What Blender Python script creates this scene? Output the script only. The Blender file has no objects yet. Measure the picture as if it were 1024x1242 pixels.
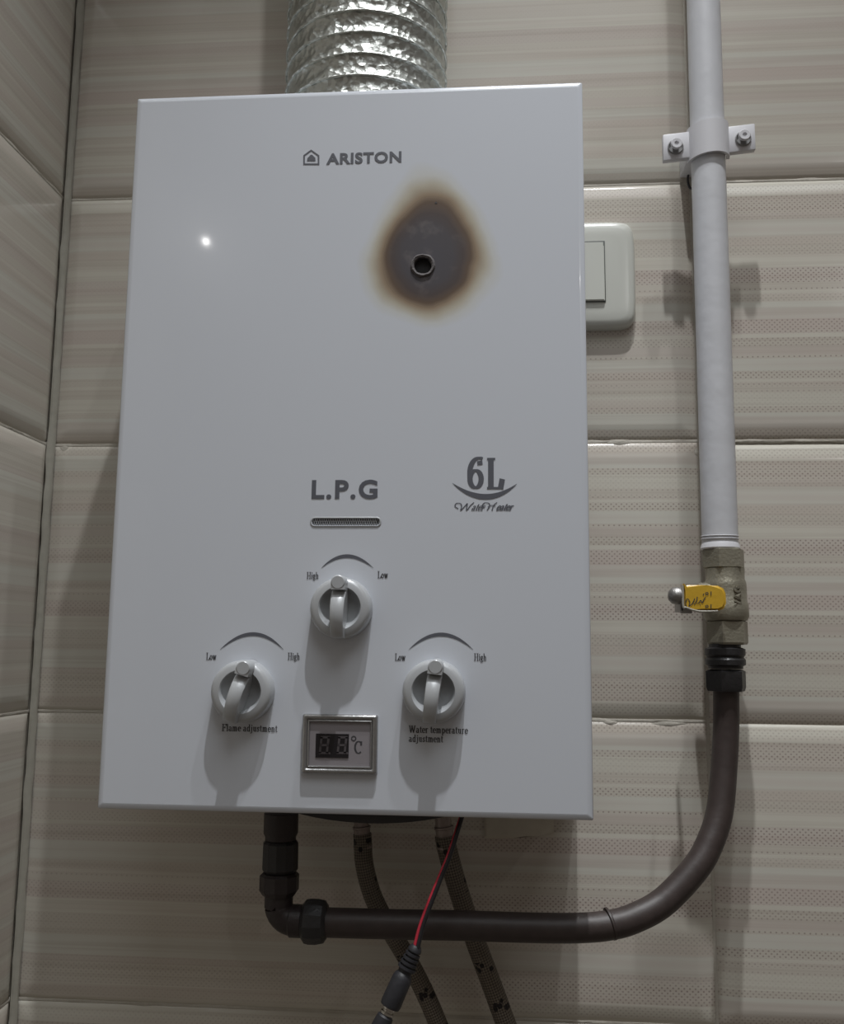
import bpy, bmesh, math, random
from mathutils import Vector, Matrix
from mathutils import noise as mnoise
PI = math.pi
C = bpy.context.scene.collection
sc = bpy.context.scene

# ------------------------------------------------------------------ camera
F, CX, CD, CZ, PIT, YAW, ROL = 1129.77, .3390, .6756, -.3476, .1398, -.0786, .0099
_f = Vector((math.sin(YAW)*math.cos(PIT), math.cos(YAW)*math.cos(PIT), math.sin(PIT)))
_r = Vector((math.cos(YAW), -math.sin(YAW), 0))
_u = _r.cross(_f)
RT = math.cos(ROL)*_r + math.sin(ROL)*_u
UP = -math.sin(ROL)*_r + math.cos(ROL)*_u
CAM = Vector((CX, -CD, CZ))
cam = bpy.data.cameras.new('camera')
cam.sensor_fit = 'HORIZONTAL'; cam.sensor_width = 36; cam.lens = 36*F/1024
cam.clip_start = .01
camo = bpy.data.objects.new('camera', cam); C.objects.link(camo)
camo.matrix_world = Matrix.Translation(CAM) @ Matrix((RT, UP, -_f)).transposed().to_4x4()
sc.camera = camo

def at(u, v, Y):
    """point of the depth plane y = Y seen at photo position u, v (used for measuring the room)"""
    d = _f + RT*((u-512)/F) - UP*((v-621)/F)
    return CAM + d*((Y-CAM.y)/d.y)

# ------------------------------------------------------------------ world, lamps, exposure
w = bpy.data.worlds.new('world'); sc.world = w; w.use_nodes = True
w.node_tree.nodes['Background'].inputs[0].default_value = (1.0, .86, .73, 1)
w.node_tree.nodes['Background'].inputs[1].default_value = .098

def lamp(name, loc, energy, radius, color=(1, .985, .96), spot=None, blend=1):
    l = bpy.data.lights.new(name, 'SPOT' if spot else 'POINT')
    l.energy = energy; l.shadow_soft_size = radius; l.color = color
    if spot: l.spot_size = math.radians(spot); l.spot_blend = blend
    o = bpy.data.objects.new(name, l); o.location = loc; C.objects.link(o); return o
lamp('ceiling_lamp', (.40, -.50, 1.15), 72.0, .014, (.97, .985, 1), 68)
lamp('ceiling_lamp', (.565, -.416, 1.15), 25.0, .014, (.97, .985, 1), 70)
lamp('ceiling_lamp', (-.59, -2.35, .93), .8, .006)
lamp('ceiling_lamp', (1.52, -2.45, .92), 4, .011)
la = bpy.data.lights.new('ceiling_bounce_fill', 'AREA'); la.shape = 'RECTANGLE'; la.size = 1.1; la.size_y = .9; la.energy = 7.5; la.spread = math.radians(112); la.color = (.93, .97, 1)
lo = bpy.data.objects.new('ceiling_bounce_fill', la); lo.location = (.65, -1.25, 1.2); C.objects.link(lo)      # added unseen fill standing in for light bounced off the ceiling
sc.view_settings.view_transform = 'Standard'; sc.view_settings.look = 'None'
sc.view_settings.gamma = 1; sc.view_settings.use_curve_mapping = False
sc.view_settings.exposure = -.1

# ------------------------------------------------------------------ helpers
def mat(name, col, rough=.5, metal=0, spec=.5, coat=0, bump=None):
    m = bpy.data.materials.new(name); m.use_nodes = True
    b = m.node_tree.nodes['Principled BSDF']
    b.inputs['Base Color'].default_value = (*col, 1)
    b.inputs['Roughness'].default_value = rough; b.inputs['Metallic'].default_value = metal
    b.inputs['Specular IOR Level'].default_value = spec
    b.inputs['Coat Weight'].default_value = coat; b.inputs['Coat Roughness'].default_value = .05
    nt = m.node_tree
    if bump:   # (scale, strength, colour variation)
        tc = nt.nodes.new('ShaderNodeTexCoord'); n = nt.nodes.new('ShaderNodeTexNoise')
        n.inputs['Scale'].default_value = bump[0]; n.inputs['Detail'].default_value = 5
        nt.links.new(tc.outputs['Object'], n.inputs['Vector'])
        bu = nt.nodes.new('ShaderNodeBump'); bu.inputs['Strength'].default_value = bump[1]
        bu.inputs['Distance'].default_value = .001
        nt.links.new(n.outputs['Fac'], bu.inputs['Height']); nt.links.new(bu.outputs[0], b.inputs['Normal'])
        if len(bump) > 2:
            mx = nt.nodes.new('ShaderNodeMix'); mx.data_type = 'RGBA'
            mx.inputs[6].default_value = (*[c*(1-bump[2]) for c in col], 1)
            mx.inputs[7].default_value = (*[min(1, c*(1+bump[2])) for c in col], 1)
            nt.links.new(n.outputs['Fac'], mx.inputs[0]); nt.links.new(mx.outputs[2], b.inputs['Base Color'])
    return m

class N:
    """tiny node-graph helper"""
    def __init__(s, m): s.nt = m.node_tree; s.b = s.nt.nodes['Principled BSDF']
    def node(s, t, **k):
        n = s.nt.nodes.new(t)
        for a, v in k.items(): setattr(n, a, v)
        return n
    def put(s, sock, v):
        if hasattr(v, 'links') or isinstance(v, bpy.types.NodeSocket): s.nt.links.new(v, sock)
        else: sock.default_value = v
    def m(s, op, a, b=0.0, c=0.0, clamp=False):
        n = s.node('ShaderNodeMath', operation=op, use_clamp=clamp)
        s.put(n.inputs[0], a); s.put(n.inputs[1], b)
        if len(n.inputs) > 2: s.put(n.inputs[2], c)
        return n.outputs[0]
    def ramp(s, fac, stops, mode='LINEAR'):
        n = s.node('ShaderNodeValToRGB'); r = n.color_ramp; r.interpolation = mode
        while len(r.elements) < len(stops): r.elements.new(1)
        for e, (p, c) in zip(r.elements, stops):
            e.position = p; e.color = (c, c, c, 1) if not hasattr(c, '__len__') else (*c, 1)
        s.put(n.inputs[0], fac); return n.outputs[0]
    def mix(s, f, a, b):
        n = s.node('ShaderNodeMix', data_type='RGBA')
        s.put(n.inputs[0], f)
        for i, v in ((6, a), (7, b)):
            s.put(n.inputs[i], (*v, 1) if isinstance(v, tuple) and len(v) == 3 else v)
        return n.outputs[2]
    def sstep(s, v, a, b):
        n = s.node('ShaderNodeMapRange', interpolation_type='SMOOTHSTEP')
        s.put(n.inputs[0], v); n.inputs[1].default_value = a; n.inputs[2].default_value = b
        return n.outputs[0]

def empty(name, loc, label, cat, group=None):
    o = bpy.data.objects.new(name, None); o.empty_display_size = .01
    o.location = loc; C.objects.link(o); o['label'] = label; o['category'] = cat
    if group: o['group'] = group
    return o

def root_loc(o):
    while o.parent: o = o.parent
    return o.location

def obj(name, bm, m, parent=None, smooth=True, angle=40, label=None, world=True):
    """link bm (world coordinates) as one mesh object"""
    if parent and world: bmesh.ops.translate(bm, verts=bm.verts, vec=-Vector(root_loc(parent)))
    bmesh.ops.recalc_face_normals(bm, faces=bm.faces)
    if smooth:
        for f in bm.faces: f.smooth = True
        for e in bm.edges:
            if len(e.link_faces) == 2 and e.calc_face_angle(0) > math.radians(angle): e.smooth = False
    me = bpy.data.meshes.new(name); bm.to_mesh(me); bm.free()
    me.materials.append(m)
    o = bpy.data.objects.new(name, me); C.objects.link(o)
    if parent: o.parent = parent
    if label: o['label'] = label
    return o

def frame(d):
    d = Vector(d).normalized()
    a = Vector((0, 0, 1)) if abs(d.z) < .9 else Vector((1, 0, 0))
    x = a.cross(d).normalized(); return x, d.cross(x), d

def lathe(bm, prof, org, d, n=48, rot=0, sides=None):
    """prof: (radius, height) along d; sides = polygon count for hex parts"""
    x, y, d = frame(d); n = sides or n; rings = []
    for r, h in prof:
        if r <= 1e-6: rings.append([bm.verts.new(Vector(org)+d*h)])
        else: rings.append([bm.verts.new(Vector(org)+d*h+(x*math.cos(rot+2*PI*i/n)+y*math.sin(rot+2*PI*i/n))*r) for i in range(n)])
    for a, b in zip(rings, rings[1:]):
        for i in range(n):
            j = (i+1) % n
            if len(a) == 1 and len(b) == 1: continue
            if len(a) == 1: bm.faces.new((a[0], b[i], b[j]))
            elif len(b) == 1: bm.faces.new((a[i], a[j], b[0]))
            else: bm.faces.new((a[i], a[j], b[j], b[i]))
    for r in (rings[0], rings[-1]):
        if len(r) > 2: bm.faces.new(r)
    return bm

def catmull(pts, k=10):
    P = [Vector(p) for p in pts]; P = [P[0]*2-P[1]] + P + [P[-1]*2-P[-2]]; out = []
    for i in range(1, len(P)-2):
        for j in range(k):
            t = j/k
            out.append(.5*((2*P[i])+(-P[i-1]+P[i+1])*t+(2*P[i-1]-5*P[i]+4*P[i+1]-P[i+2])*t*t+(-P[i-1]+3*P[i]-3*P[i+1]+P[i+2])*t**3))
    return out+[P[-2]]

def tube(bm, pts, r, n=20, caps=True):
    """swept tube with uv: u around, v metres along"""
    uvl = bm.loops.layers.uv.verify(); rings = []; v = 0; vs = []
    t0 = (pts[1]-pts[0]).normalized(); x, y, _ = frame(t0)
    for i, p in enumerate(pts):
        t = (pts[min(i+1, len(pts)-1)]-pts[max(i-1, 0)]).normalized()
        x = (x-t*x.dot(t)).normalized(); y = t.cross(x)
        rr = r(i/(len(pts)-1)) if callable(r) else r
        rings.append([bm.verts.new(p+(x*math.cos(2*PI*k/n)+y*math.sin(2*PI*k/n))*rr) for k in range(n)])
        if i: v += (p-pts[i-1]).length
        vs.append(v)
    for i in range(len(rings)-1):
        for k in range(n):
            f = bm.faces.new((rings[i][k], rings[i][(k+1) % n], rings[i+1][(k+1) % n], rings[i+1][k]))
            for l, (uu, vv) in zip(f.loops, ((k/n, vs[i]), ((k+1)/n, vs[i]), ((k+1)/n, vs[i+1]), (k/n, vs[i+1]))): l[uvl].uv = (uu, vv)
    if caps: bm.faces.new(rings[0]); bm.faces.new(rings[-1])
    return bm

def box(bm, x0, x1, y0, y1, z0, z1, bev=0, seg=2):
    g = bmesh.ops.create_cube(bm, size=1)['verts']
    for v in g:
        v.co = Vector((x0+(v.co.x+.5)*(x1-x0), y0+(v.co.y+.5)*(y1-y0), z0+(v.co.z+.5)*(z1-z0)))
    if bev:
        es = list({e for v in g for e in v.link_edges})
        bmesh.ops.bevel(bm, geom=es, offset=bev, segments=seg, profile=.5, affect='EDGES')
    return bm

def rrect(x0, x1, z0, z1, r, n=6):
    out = []
    for cx, cz, a in ((x1-r, z1-r, 0), (x0+r, z1-r, 90), (x0+r, z0+r, 180), (x1-r, z0+r, 270)):
        for i in range(n+1):
            t = math.radians(a+90*i/n); out.append((cx+r*math.cos(t), cz+r*math.sin(t)))
    return out

def plate_with_holes(bm, outer, holes, y, tri=True):
    """flat face in the plane y with holes; returns the loops of vertices"""
    loops = [[bm.verts.new((x, y, z)) for x, z in lp] for lp in [outer]+holes]
    es = [bm.edges.new((l[i], l[(i+1) % len(l)])) for l in loops for i in range(len(l))]
    bmesh.ops.triangle_fill(bm, use_beauty=True, use_dissolve=False, edges=es, normal=(0, -1, 0))
    return loops

def skirt(bm, loop, offs):
    """rings from a loop: offs = [(inset or outset (m), y)] about the loop centre direction"""
    prev = loop; n = len(loop)
    base = [v.co.copy() for v in loop]; nor = []
    for i in range(n):
        t = base[(i+1) % n]-base[i-1]; nn = Vector((t.z, 0, -t.x)); nor.append(nn.normalized() if nn.length else nn)
    cen = sum(base, Vector())/n
    s = 1 if sum((base[i]-cen).dot(nor[i]) for i in range(n)) > 0 else -1
    for o, y in offs:
        cur = [bm.verts.new((base[i].x+s*nor[i].x*o, y, base[i].z+s*nor[i].z*o)) for i in range(n)]
        for i in range(n): bm.faces.new((prev[i], prev[(i+1) % n], cur[(i+1) % n], cur[i]))
        prev = cur
    return prev

# ------------------------------------------------------------------ materials
TW, TH = .4873, .2      # tile width and height
# print of one tile from its top (0) to its bottom (1): start, colour index, dot strength
BANDS = [(0, 0, 0), (.018, 0, .45), (.055, 0, .0), (.066, 1, .75), (.105, 1, 1), (.122, 1, .7), (.135, 2, .4), (.157, 3, 0),
         (.226, 1, .35), (.262, 1, .5), (.30, 0, 0), (.345, 2, 1), (.405, 1, 0), (.425, 1, .8), (.437, 0, 0), (.447, 1, .4),
         (.478, 3, 0), (.545, 2, .85), (.60, 0, 0), (.617, 1, .7), (.645, 2, 0), (.68, 1, .9), (.692, 3, 0), (.74, 1, .9),
         (.77, 0, 0), (.783, 1, .6), (.80, 1, 0), (.81, 1, .5), (.822, 0, .2), (.872, 1, .7), (.897, 3, 0), (.955, 1, .6)]
PALC = [(.645, .62, .545), (.60, .562, .495), (.588, .54, .483), (.63, .615, .55)]
M = {}
def tile_material():
    m = mat('glazed_tile_print', (.5, .5, .5), .16, spec=.45); g = N(m)
    tc = g.node('ShaderNodeTexCoord'); sp = g.node('ShaderNodeSeparateXYZ')
    g.put(sp.inputs[0], tc.outputs['Object']); x, z = sp.outputs[0], sp.outputs[2]
    u = g.m('SUBTRACT', .5, g.m('DIVIDE', z, TH))
    n1 = g.node('ShaderNodeTexNoise'); cb = g.node('ShaderNodeCombineXYZ')
    g.put(cb.inputs[0], g.m('MULTIPLY', x, 5)); g.put(cb.inputs[2], g.m('MULTIPLY', z, 60))
    g.put(n1.inputs['Vector'], cb.outputs[0]); n1.inputs['Scale'].default_value = 1; n1.inputs['Detail'].default_value = 4
    us = g.m('ADD', u, g.m('MULTIPLY', g.m('SUBTRACT', n1.outputs['Fac'], .5), .006))
    col = g.ramp(us, [(b[0], PALC[b[1]]) for b in BANDS], 'CONSTANT')
    dm = g.ramp(u, [(b[0], b[2]) for b in BANDS], 'CONSTANT')
    n2 = g.node('ShaderNodeTexNoise'); cb2 = g.node('ShaderNodeCombineXYZ')
    g.put(cb2.inputs[0], g.m('MULTIPLY', x, 3)); g.put(cb2.inputs[2], g.m('MULTIPLY', z, 330))
    g.put(n2.inputs['Vector'], cb2.outputs[0]); n2.inputs['Scale'].default_value = 1; n2.inputs['Detail'].default_value = 2
    col = g.mix(g.m('MULTIPLY', g.sstep(n2.outputs['Fac'], .42, .75), .38), col, (.44, .385, .33))
    n3 = g.node('ShaderNodeTexNoise'); cb3 = g.node('ShaderNodeCombineXYZ')
    g.put(cb3.inputs[0], g.m('MULTIPLY', x, 2.2)); g.put(cb3.inputs[2], g.m('MULTIPLY', z, 95))
    g.put(n3.inputs['Vector'], cb3.outputs[0]); n3.inputs['Scale'].default_value = 1; n3.inputs['Detail'].default_value = 1
    col = g.mix(g.m('MULTIPLY', g.sstep(n3.outputs['Fac'], .45, .7), .22), col, (.52, .40, .37))
    # halftone dots in staggered rows
    dx = g.m('COSINE', g.m('MULTIPLY', x, 2*PI/.0037)); dz = g.m('COSINE', g.m('MULTIPLY', z, PI/.00172))
    d = g.sstep(g.m('MULTIPLY', dx, dz), .3, .75)
    d = g.m('MULTIPLY', d, dm)
    oi = g.node('ShaderNodeObjectInfo'); sc3 = g.node('ShaderNodeSeparateColor'); g.put(sc3.inputs[0], oi.outputs['Color'])
    t = g.sstep(x, -.15, .02)
    k = g.m('ADD', g.m('MULTIPLY', sc3.outputs[0], g.m('SUBTRACT', 1, t)), g.m('MULTIPLY', sc3.outputs[1], t))
    d = g.m('MULTIPLY', g.m('MULTIPLY', d, k), .62)
    col = g.mix(d, col, (.20, .145, .13))
    g.put(g.b.inputs['Base Color'], col)
    nb = g.node('ShaderNodeTexNoise'); g.put(nb.inputs['Vector'], tc.outputs['Object']); nb.inputs['Scale'].default_value = 45
    bu = g.node('ShaderNodeBump'); bu.inputs['Strength'].default_value = .12; bu.inputs['Distance'].default_value = .001
    g.put(bu.inputs['Height'], nb.outputs['Fac']); g.put(g.b.inputs['Normal'], bu.outputs[0])
    return m
M['tile'] = tile_material()
M['grout'] = mat('grout', (.50, .47, .41), .8, bump=(400, .4, .12))
M['bead'] = mat('corner_sealant', (.40, .385, .33), .6, bump=(160, .4, .12))
PX0, PX1, PZ0, PZ1, PY = .1014, .3956, -.4477, .0105, -.116

def cover_material():
    m = mat('white_enamel_with_scorch', (.63, .66, .715), .2, spec=.5, coat=.3); g = N(m)
    tc = g.node('ShaderNodeTexCoord'); sp = g.node('ShaderNodeSeparateXYZ'); g.put(sp.inputs[0], tc.outputs['Object'])
    c = at(519, 314, PY); ox, oz = c.x-PX0, c.z-PZ0     # object space starts at the heater's lower left
    x = g.m('SUBTRACT', sp.outputs[0], ox); z = g.m('SUBTRACT', sp.outputs[2], oz)
    n = g.node('ShaderNodeTexNoise'); g.put(n.inputs['Vector'], tc.outputs['Object']); n.inputs['Scale'].default_value = 28; n.inputs['Detail'].default_value = 2
    zp = g.m('MAXIMUM', z, 0)
    # narrower towards the top: a drop of soot licking upwards
    hw = g.m('SUBTRACT', .0345, g.m('MULTIPLY', zp, .20))
    ex = g.m('DIVIDE', x, hw); up = g.m('DIVIDE', zp, .049); dn = g.m('DIVIDE', g.m('MINIMUM', z, 0), .0335)
    ez = g.m('ADD', up, dn)
    r = g.m('SQRT', g.m('ADD', g.m('MULTIPLY', ex, ex), g.m('MULTIPLY', ez, ez)))
    r = g.m('ADD', r, g.m('MULTIPLY', g.m('SUBTRACT', n.outputs['Fac'], .5), .34))
    r = g.m('MULTIPLY', r, .6)
    soot = g.ramp(r, [(0, (.062, .058, .070)), (.30, (.060, .053, .060)), (.41, (.062, .044, .040)), (.49, (.12, .082, .058)),
                      (.56, (.32, .25, .18)), (.64, (.50, .465, .385)), (.72, (.61, .62, .61)), (.82, (.63, .66, .715))])
    n2 = g.node('ShaderNodeTexNoise'); g.put(n2.inputs['Vector'], tc.outputs['Object']); n2.inputs['Scale'].default_value = 75; n2.inputs['Detail'].default_value = 3
    soot = g.mix(g.m('MULTIPLY', g.sstep(n2.outputs['Fac'], .5, .7), g.m('MULTIPLY', g.m('SUBTRACT', 1, g.sstep(r, .3, .5)), .22)), soot, (.30, .26, .24))
    g.put(g.b.inputs['Base Color'], soot)
    g.put(g.b.inputs['Roughness'], g.m('ADD', .2, g.m('MULTIPLY', g.m('SUBTRACT', 1, g.sstep(r, .4, .6)), .3)))
    g.put(g.b.inputs['Coat Weight'], g.m('MULTIPLY', g.sstep(r, .4, .6), .3))
    return m
M['cover'] = cover_material()
M['steel'] = mat('grey_sheet_steel', (.35, .35, .35), .45, .6)
M['dark'] = mat('dark_inside', (.012, .012, .013), .7)
M['print'] = mat('grey_ink', (.105, .11, .13), .5)
M['print_black'] = mat('black_ink', (.05, .05, .055), .5)
M['knob'] = mat('silver_grey_plastic', (.46, .475, .49), .3, .1, .5)
M['chrome'] = mat('dull_chrome_plastic', (.42, .42, .42), .22, .8, bump=(300, .15, .1))
M['face'] = mat('grey_display_film', (.27, .25, .265), .3)
M['led'] = mat('black_display_glass', (.018, .016, .018), .12)
M['segment'] = mat('unlit_display_segment', (.085, .075, .08), .4)
M['ring'] = mat('scorched_rim', (.12, .11, .112), .8, 0, bump=(900, .6, .35))
M['mesh'] = mat('vent_gauze', (.42, .43, .45), .6, 0)
M['gauze_back'] = mat('dark_gauze_backing', (.05, .05, .055), .7)
M['socket'] = mat('screw_recess_shade', (.28, .28, .28), .7)  # shade of the hole round the screw, put into the grey base colour
M['rail'] = mat('white_painted_pipe', (.62, .63, .66), .38, bump=(60, .5, .08))
M['white_plastic'] = mat('white_plastic', (.66, .66, .69), .4)
M['switch'] = mat('cream_white_plastic', (.63, .64, .59), .22)
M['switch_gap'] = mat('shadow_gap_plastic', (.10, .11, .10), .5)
M['cream'] = mat('aged_cream_plastic', (.60, .56, .47), .45, bump=(120, .4, .15))
M['brass'] = mat('nickel_plated_brass', (.33, .31, .245), .42, .55, bump=(500, .35, .12))
M['zinc'] = mat('dull_screw_steel', (.33, .32, .31), .4, .8, bump=(500, .3, .15))
M['yellow'] = mat('yellow_vinyl', (.62, .38, .035), .3, coat=.4, bump=(250, .15, .12))
M['sleeve'] = mat('clear_vinyl_edge', (.42, .40, .34), .2, spec=.6)
M['black'] = mat('black_fitting_plastic', (.022, .021, .022), .42, bump=(400, .3, .2))
M['brownblack'] = mat('dark_brown_fitting_plastic', (.026, .019, .019), .45, bump=(400, .3, .2))
M['hose'] = mat('dark_brown_rubber_hose', (.046, .034, .031), .48, spec=.5, bump=(150, .25, .3))
M['red_wire'] = mat('red_wire', (.42, .025, .045), .3)
M['black_wire'] = mat('black_wire', (.015, .014, .016), .28)
M['plug'] = mat('black_plug_rubber', (.022, .022, .026), .5, bump=(300, .2, .2))
M['nickel'] = mat('nickel', (.60, .58, .54), .2, 1)

def foil_material():
    m = mat('crinkled_aluminium_foil', (.58, .60, .57), .46, 1); g = N(m)
    tc = g.node('ShaderNodeTexCoord')
    v = g.node('ShaderNodeTexVoronoi', feature='F1'); v.inputs['Scale'].default_value = 210; g.put(v.inputs['Vector'], tc.outputs['Object'])
    n = g.node('ShaderNodeTexNoise'); n.inputs['Scale'].default_value = 160; n.inputs['Detail'].default_value = 3; g.put(n.inputs['Vector'], tc.outputs['Object'])
    h = g.m('ADD', v.outputs['Distance'], n.outputs['Fac'])
    bu = g.node('ShaderNodeBump'); bu.inputs['Strength'].default_value = .8; bu.inputs['Distance'].default_value = .0015
    g.put(bu.inputs['Height'], h); g.put(g.b.inputs['Normal'], bu.outputs[0])
    return m
M['foil'] = foil_material()

def braid_material():
    m = mat('steel_braid', (.2, .2, .2), .5, .5); g = N(m)
    tc = g.node('ShaderNodeTexCoord'); sp = g.node('ShaderNodeSeparateXYZ'); g.put(sp.inputs[0], tc.outputs['UV'])
    a = g.m('MULTIPLY', sp.outputs[0], 2*PI*12); b = g.m('MULTIPLY', sp.outputs[1], 2*PI/.0034)
    s = g.m('MULTIPLY', g.m('SINE', g.m('ADD', a, b)), g.m('SINE', g.m('SUBTRACT', a, b)))
    s = g.m('ADD', g.m('MULTIPLY', s, .5), .5)
    col = g.mix(s, (.06, .05, .042), (.26, .225, .18))
    cb = g.node('ShaderNodeCombineXYZ'); g.put(cb.inputs[0], g.m('MULTIPLY', sp.outputs[0], 9)); g.put(cb.inputs[1], g.m('MULTIPLY', sp.outputs[1], 210))
    v = g.node('ShaderNodeTexVoronoi'); v.inputs['Scale'].default_value = 1; g.put(v.inputs['Vector'], cb.outputs[0])
    row = g.m('GREATER_THAN', g.m('SINE', g.m('MULTIPLY', sp.outputs[1], 2*PI/.026)), .55)
    dk = g.m('MULTIPLY', g.m('LESS_THAN', v.outputs['Distance'], .38), row)
    col = g.mix(g.m('MULTIPLY', dk, .92), col, (.012, .01, .012))
    g.put(g.b.inputs['Base Color'], col)
    bu = g.node('ShaderNodeBump'); bu.inputs['Strength'].default_value = .8; bu.inputs['Distance'].default_value = .0006
    g.put(bu.inputs['Height'], s); g.put(g.b.inputs['Normal'], bu.outputs[0])
    return m
M['braid'] = braid_material()

# ------------------------------------------------------------------ setting: tiled walls
def structure(o): o['kind'] = 'structure'; return o
bm = bmesh.new(); box(bm, -.10, 1.47, .0037, .10, -.80, .60)
wall_back = structure(obj('wall_back', bm, M['grout'], smooth=False))
bm = bmesh.new(); box(bm, -.10, -.0037, -.456, .0037, -.80, .60)
wall_left = structure(obj('wall_left', bm, M['grout'], smooth=False))

def tile_mesh():
    hw, hh, H = TW/2-.0006, TH/2-.0006, .0036
    prof = [(0, 0), (.0005, .0010), (.0035, .00185), (.0080, .0029), (.0108, .0034), (.0125, .0036)]
    def hgt(d):
        for (a, ha), (b, hb) in zip(prof, prof[1:]):
            if d <= b: return ha+(hb-ha)*(d-a)/(b-a)
        return H
    ds = [p[0] for p in prof]
    xs = [-hw+d for d in ds]+[hw-d for d in reversed(ds)]; zs = [-hh+d for d in ds]+[hh-d for d in reversed(ds)]
    bm = bmesh.new()
    g = [[bm.verts.new((x, -min(hgt(hw-abs(x)), hgt(hh-abs(z))), z)) for z in zs] for x in xs]
    for i in range(len(xs)-1):
        for j in range(len(zs)-1): bm.faces.new((g[i][j], g[i+1][j], g[i+1][j+1], g[i][j+1]))
    for f in bm.faces: f.smooth = True
    bmesh.ops.recalc_face_normals(bm, faces=bm.faces)
    if sum(f.normal.y for f in bm.faces) > 0: bmesh.ops.reverse_faces(bm, faces=bm.faces)
    me = bpy.data.meshes.new('tile'); bm.to_mesh(me); bm.free(); me.materials.append(M['tile']); return me
TM = tile_mesh()
random.seed(4)
def put_tile(parent, loc, rz=0, flip=False, dots=(.9, .9), sx=1):
    o = bpy.data.objects.new('tile', TM); C.objects.link(o); o.parent = parent
    o.location = loc; o.rotation_euler = (random.uniform(-.0012, .0012), PI if flip else 0, rz); o.scale = (sx, 1, 1)
    o.color = (dots[1], dots[0], 1, 1) if flip else (*dots, 1, 1)
# left tile of rows 2 and 3 is laid upside down against its right-hand neighbour
for row in range(-2, 4):              # row 0 is z -0.2..0
    z = -TH*row-TH/2
    for c_ in range(3):
        x = TW*(c_+.5)
        flip = (c_ == 0 and row in (1, 2))
        dl, dr = (.95, .95)
        if row < 0: dl, dr = .06, .12
        elif c_ == 0 and row == 0: dl, dr = .1, .8
        elif c_ == 0: dl, dr = .45, 1
        off = -.0022 if (c_ == 1 and row == 1) else 0
        put_tile(wall_back, (x, .0036, z+off), 0, flip, (dl, dr))
    put_tile(wall_left, (-.0036, -.2268, z), PI/2, False, (.1, .1), .925)

def ribbon(bm, p0, d, nrm, side, L, wid, rough, n, thick, seed):
    """irregular strip of filler from p0 along d"""
    prev = None; rnd = random.Random(seed)
    for i in range(n+1):
        s = L*i/n; a = mnoise.noise(Vector((s*60, seed, 0))); b = mnoise.noise(Vector((s*60, seed+9, 0)))
        lo = -wid/2-max(0, a)*rough; hi = wid/2+max(0, b)*rough
        p = Vector(p0)+Vector(d)*s
        cur = [bm.verts.new(p+Vector(side)*lo), bm.verts.new(p+Vector(side)*(lo*.5)+Vector(nrm)*thick),
               bm.verts.new(p+Vector(side)*(hi*.5)+Vector(nrm)*thick), bm.verts.new(p+Vector(side)*hi)]
        if prev:
            for k in range(3): bm.faces.new((prev[k], prev[k+1], cur[k+1], cur[k]))
        prev = cur
for k in range(-1, 4):
    z = -TH*k
    bm = bmesh.new(); ribbon(bm, (0, .0031, z), (1, 0, 0), (0, -1, 0), (0, 0, 1), 1.463, .0026, .0022, 220, .0007, 3.1+k)
    obj('grout_joint', bm, M['grout'], wall_back)
    bm = bmesh.new(); ribbon(bm, (-.0031, -.456, z), (0, 1, 0), (1, 0, 0), (0, 0, 1), .456, .0026, .003, 90, .0007, 13.1+k)
    obj('grout_joint', bm, M['grout'], wall_left)
for c_ in (1, 2):
    bm = bmesh.new(); ribbon(bm, (TW*c_, .0031, -.8), (0, 0, 1), (0, -1, 0), (1, 0, 0), 1.4, .003, .0012, 200, .0008, 23.1+c_)
    obj('grout_joint', bm, M['grout'], wall_back)
bm = bmesh.new(); ribbon(bm, (.0006, -.0006, -.8), (0, 0, 1), (.7, -.7, 0), (.7, .7, 0), 1.4, .0056, .0014, 260, .0012, 31.7)
obj('corner_bead', bm, M['bead'], wall_left)
# smears of filler squeezed out over the joints
def blob(u, v, rx, rz, seed, par, left=False):
    bm = bmesh.new(); c = at(u, v, 0); n = 26
    ring = []
    for i in range(n):
        t = 2*PI*i/n; k = 1+.28*mnoise.noise(Vector((math.cos(t)*1.5, math.sin(t)*1.5, seed)))
        dx, dz = rx*k*math.cos(t), rz*k*math.sin(t)
        if left: ring.append((0, c.x+dx, c.z+dz))
        else: ring.append((c.x+dx, 0, c.z+dz))
    if left:
        o = [bm.verts.new((-.0004, a, b)) for _, a, b in ring]; cc = bm.verts.new((.0009, c.x, c.z))
    else:
        o = [bm.verts.new((a, .0026, b)) for a, _, b in ring]; cc = bm.verts.new((c.x, .0014, c.z))
    for i in range(n): bm.faces.new((o[i], o[(i+1) % n], cc))
    obj('grout_smear', bm, M['grout'], par)
blob(752, 536, .010, .0026, 1, wall_back); blob(812, 879, .013, .0022, 2, wall_back); blob(76, 546, .006, .0045, 3, wall_back)
blob(845, 548, .003, .004, 4, wall_back); blob(835, 224, .0035, .003, 5, wall_back); blob(741, 877, .006, .002, 8, wall_back)

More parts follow.
